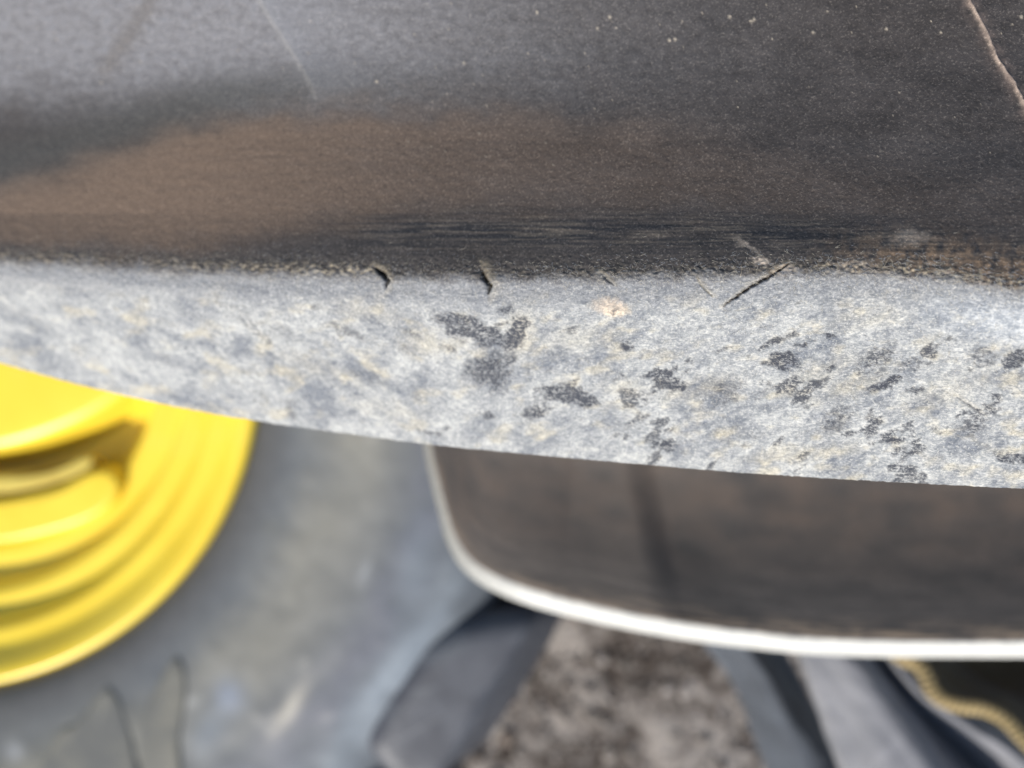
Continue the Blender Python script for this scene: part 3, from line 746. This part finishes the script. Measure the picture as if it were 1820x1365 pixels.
def loft(name, curves, mat, parent, nu=120, nv=60, thick=0.0, wr=0.0, seed=0):
    cs = np.array([smooth_curve([P(*q) for q in c], nu) if False else catm(np.array([P(*q) for q in c]), nu) for c in curves])
    # interpolate across curves
    G = np.array([catm(cs[:, i], nv) for i in range(nu)]).transpose(1, 0, 2)
    if wr:
        a, b_ = np.meshgrid(np.arange(nu), np.arange(nv))
        du = np.gradient(G, axis=1); dv = np.gradient(G, axis=0); n_ = np.cross(du, dv); n_ /= np.linalg.norm(n_, axis=-1, keepdims=True) + 1e-9
        G = G + n_ * (wr * fbm(a / 40, b_ / 9, 3, seed))[..., None]
    o = link(name, grid_mesh(name, G), mat); to_local(o, parent)
    if thick:
        md = o.modifiers.new('thickness', 'SOLIDIFY'); md.thickness = thick; md.offset = -1
    return o, G
def catm(P0, n):
    d = np.r_[0, np.cumsum(np.linalg.norm(np.diff(P0, axis=0), axis=1) + 1e-6)]
    t = np.linspace(0, d[-1], n); out = []
    for tt in t:
        i = min(max(int(np.searchsorted(d, tt) - 1), 0), len(P0) - 2)
        f = (tt - d[i]) / (d[i + 1] - d[i]); a = P0[max(i - 1, 0)]; b_ = P0[i]; c_ = P0[i + 1]; e = P0[min(i + 2, len(P0) - 1)]
        out.append(0.5 * ((2 * b_) + (-a + c_) * f + (2 * a - 5 * b_ + 4 * c_ - e) * f * f + (-a + 3 * b_ - 3 * c_ + e) * f ** 3))
    return np.array(out)

jk = empty('jacket', tuple(P(1700, 1300, .50)))
tag(jk, 'blue-grey cloth jacket hanging open with tan ridged zip along its edge', 'jacket')
# each curve runs down the photograph; curves go from the left edge to the zip
jc = [
    [(1392, 1040, .56), (1404, 1100, .56), (1416, 1150, .56), (1440, 1230, .56), (1490, 1365, .56), (1560, 1560, .56)],
    [(1396, 1040, .545), (1410, 1100, .545), (1424, 1150, .545), (1450, 1230, .545), (1502, 1365, .545), (1575, 1560, .545)],
    [(1410, 1040, .540), (1432, 1100, .540), (1448, 1150, .540), (1476, 1230, .540), (1532, 1365, .54), (1605, 1560, .54)],
    [(1440, 1040, .535), (1465, 1100, .535), (1488, 1150, .533), (1530, 1230, .530), (1600, 1365, .528), (1690, 1560, .525)],
    [(1470, 1040, .540), (1500, 1100, .540), (1528, 1150, .540), (1580, 1230, .538), (1668, 1365, .535), (1780, 1560, .53)],
    [(1492, 1040, .565), (1520, 1100, .565), (1545, 1150, .568), (1602, 1235, .585), (1705, 1365, .600), (1850, 1560, .60)],
    [(1502, 1040, .60), (1530, 1100, .60), (1552, 1150, .605), (1622, 1243, .65), (1740, 1355, .68), (1910, 1540, .68)],
]
loft('front_panel', jc, M_cloth, jk, 120, 90, .0015, .004, 411)
lc = [
    [(1490, 1040, .61), (1520, 1100, .61), (1540, 1152, .615), (1604, 1262, .70), (1690, 1345, .73), (1780, 1440, .73), (1900, 1600, .73)],
    [(1508, 1040, .560), (1540, 1100, .560), (1558, 1150, .558), (1634, 1238, .552), (1718, 1296, .550), (1818, 1366, .548), (1990, 1510, .55)],
    [(1516, 1040, .548), (1548, 1100, .548), (1566, 1150, .545), (1641, 1232, .540), (1722, 1285, .538), (1822, 1352, .536), (2000, 1490, .54)],
    [(1524, 1040, .552), (1556, 1100, .552), (1576, 1146, .550), (1650, 1226, .545), (1728, 1275, .543), (1828, 1338, .541), (2010, 1470, .54)],
    [(1530, 1040, .570), (1562, 1100, .570), (1584, 1146, .570), (1656, 1222, .565), (1734, 1268, .563), (1836, 1328, .561), (2020, 1450, .56)],
]
loft('edge_piping', lc, M_cloth, jk, 120, 40, 0, .001, 412)
zc = [(1536, 1046, 0.532), (1562, 1116, 0.532), (1578, 1148, 0.530), (1600, 1168, 0.529), (1628, 1180, 0.529), (1644, 1201, 0.529), (1654, 1226, 0.529), (1674, 1244, 0.529), (1706, 1254, 0.528), (1748, 1260, 0.527), (1786, 1280, 0.526), (1818, 1314, 0.525), (1856, 1348, 0.524), (1936, 1396, 0.524), (2056, 1436, 0.524)]
Z0 = catm(np.array([P(*q) for q in zc]), 400)
tn = np.gradient(Z0, axis=0); tn /= np.linalg.norm(tn, axis=1, keepdims=True)
sd_ = np.stack([-tn[:, 1], tn[:, 0], 0 * tn[:, 0]], -1); sd_ /= np.linalg.norm(sd_, axis=1, keepdims=True)
hw = 12 / F * .545
tape = np.array([Z0 + sd_ * hw * math.cos(a) * (1.0) + np.array([0, 0, 1]) * hw * .42 * math.sin(a) for a in np.linspace(0, 2 * np.pi, 13)[:-1]])
zt_o = link('zip', grid_mesh('zip', tape, closed_v=True), M_tape); to_local(zt_o, jk)
# one tooth, copied along the zip
tv = []; 
hx, hy, hz = hw * 1.02, hw * .18, hw * .5
for (x, y, z) in ((-1, -1, -.3), (1, -1, -.3), (1, 1, -.3), (-1, 1, -.3), (-.92, -.8, .75), (.92, -.8, .75), (.92, .8, .75), (-.92, .8, .75), (-.5, -.55, 1.08), (.5, -.55, 1.08), (.5, .55, 1.08), (-.5, .55, 1.08)):
    tv.append((x * hx, y * hy, z * hz))
tf = [(3, 2, 1, 0)] + [(a + k * 4, a + 4 * k, 0, 0) for k in () for a in ()]
for k in (0, 1):
    for a in range(4):
        tf.append((k * 4 + a, k * 4 + (a + 1) % 4, k * 4 + 4 + (a + 1) % 4, k * 4 + 4 + a))
tf.append((8, 9, 10, 11))
tooth_me = pmesh('zip_tooth', tv, tf); tooth_me.materials.append(M_zip)
S = np.r_[0, np.cumsum(np.linalg.norm(np.diff(Z0, axis=0), axis=1))]
pitch = 12.0 / F * .545
for s in np.arange(0, S[-1], pitch):
    i = min(int(np.searchsorted(S, s)), 399)
    x_ = Vector(sd_[i]) + Vector(tn[i]) * .25; x_.normalize(); z_ = Vector((0, 0, 1)); y_ = z_.cross(x_).normalized(); z_ = x_.cross(y_)
    mt = Matrix((x_, y_, z_)).transposed().to_4x4(); mt.translation = Vector(Z0[i]) + z_ * hw * .28
    t_ = bpy.data.objects.new('zip_tooth', tooth_me); C.objects.link(t_)
    t_.parent = zt_o; t_.matrix_parent_inverse = Matrix.Identity(4)
    t_.matrix_local = mt
# dark open inside of the jacket
ic = [
    [(1520, 1040, .58), (1560, 1110, .58), (1590, 1160, .585), (1660, 1240, .585), (1760, 1280, .585), (1850, 1360, .585), (2030, 1460, .585)],
    [(1600, 1000, .66), (1640, 1080, .68), (1680, 1130, .70), (1740, 1190, .70), (1830, 1230, .70), (1930, 1300, .70), (2100, 1380, .70)],
    [(1750, 950, .66), (1800, 1000, .70), (1850, 1060, .72), (1900, 1100, .72), (1960, 1140, .72), (2050, 1200, .72), (2200, 1300, .70)],
    [(2000, 850, .58), (2040, 920, .60), (2080, 980, .60), (2120, 1020, .60), (2180, 1060, .60), (2250, 1100, .60), (2350, 1200, .60)],
]
loft('lining', ic, M_lining, jk, 100, 60, .0015, .012, 413)

tr = empty('trousers', tuple(P(1400, 1300, .70)))
tag(tr, 'slate blue trouser leg in shade left of the jacket', 'trousers')
tc = [
    [(1290, 980, .86), (1300, 1130, .86), (1350, 1220, .86), (1400, 1365, .86), (1470, 1600, .86)],
    [(1215, 980, .80), (1240, 1120, .80), (1296, 1200, .80), (1345, 1330, .80), (1430, 1600, .80)],
    [(1232, 980, .765), (1262, 1120, .765), (1318, 1205, .765), (1372, 1335, .765), (1460, 1600, .765)],
    [(1290, 980, .74), (1322, 1120, .74), (1370, 1210, .74), (1432, 1340, .74), (1520, 1600, .74)],
    [(1325, 980, .88), (1352, 1120, .87), (1400, 1215, .82), (1478, 1345, .77), (1570, 1600, .77)],
    [(1345, 980, .92), (1378, 1120, .92), (1432, 1220, .90), (1500, 1350, .90), (1600, 1600, .90)],
    [(1335, 980, 1.0), (1365, 1120, 1.0), (1415, 1220, 1.0), (1480, 1350, 1.0), (1580, 1600, 1.0)],
]
loft('leg', tc, M_trou, tr, 120, 90, .001, .008, 421)
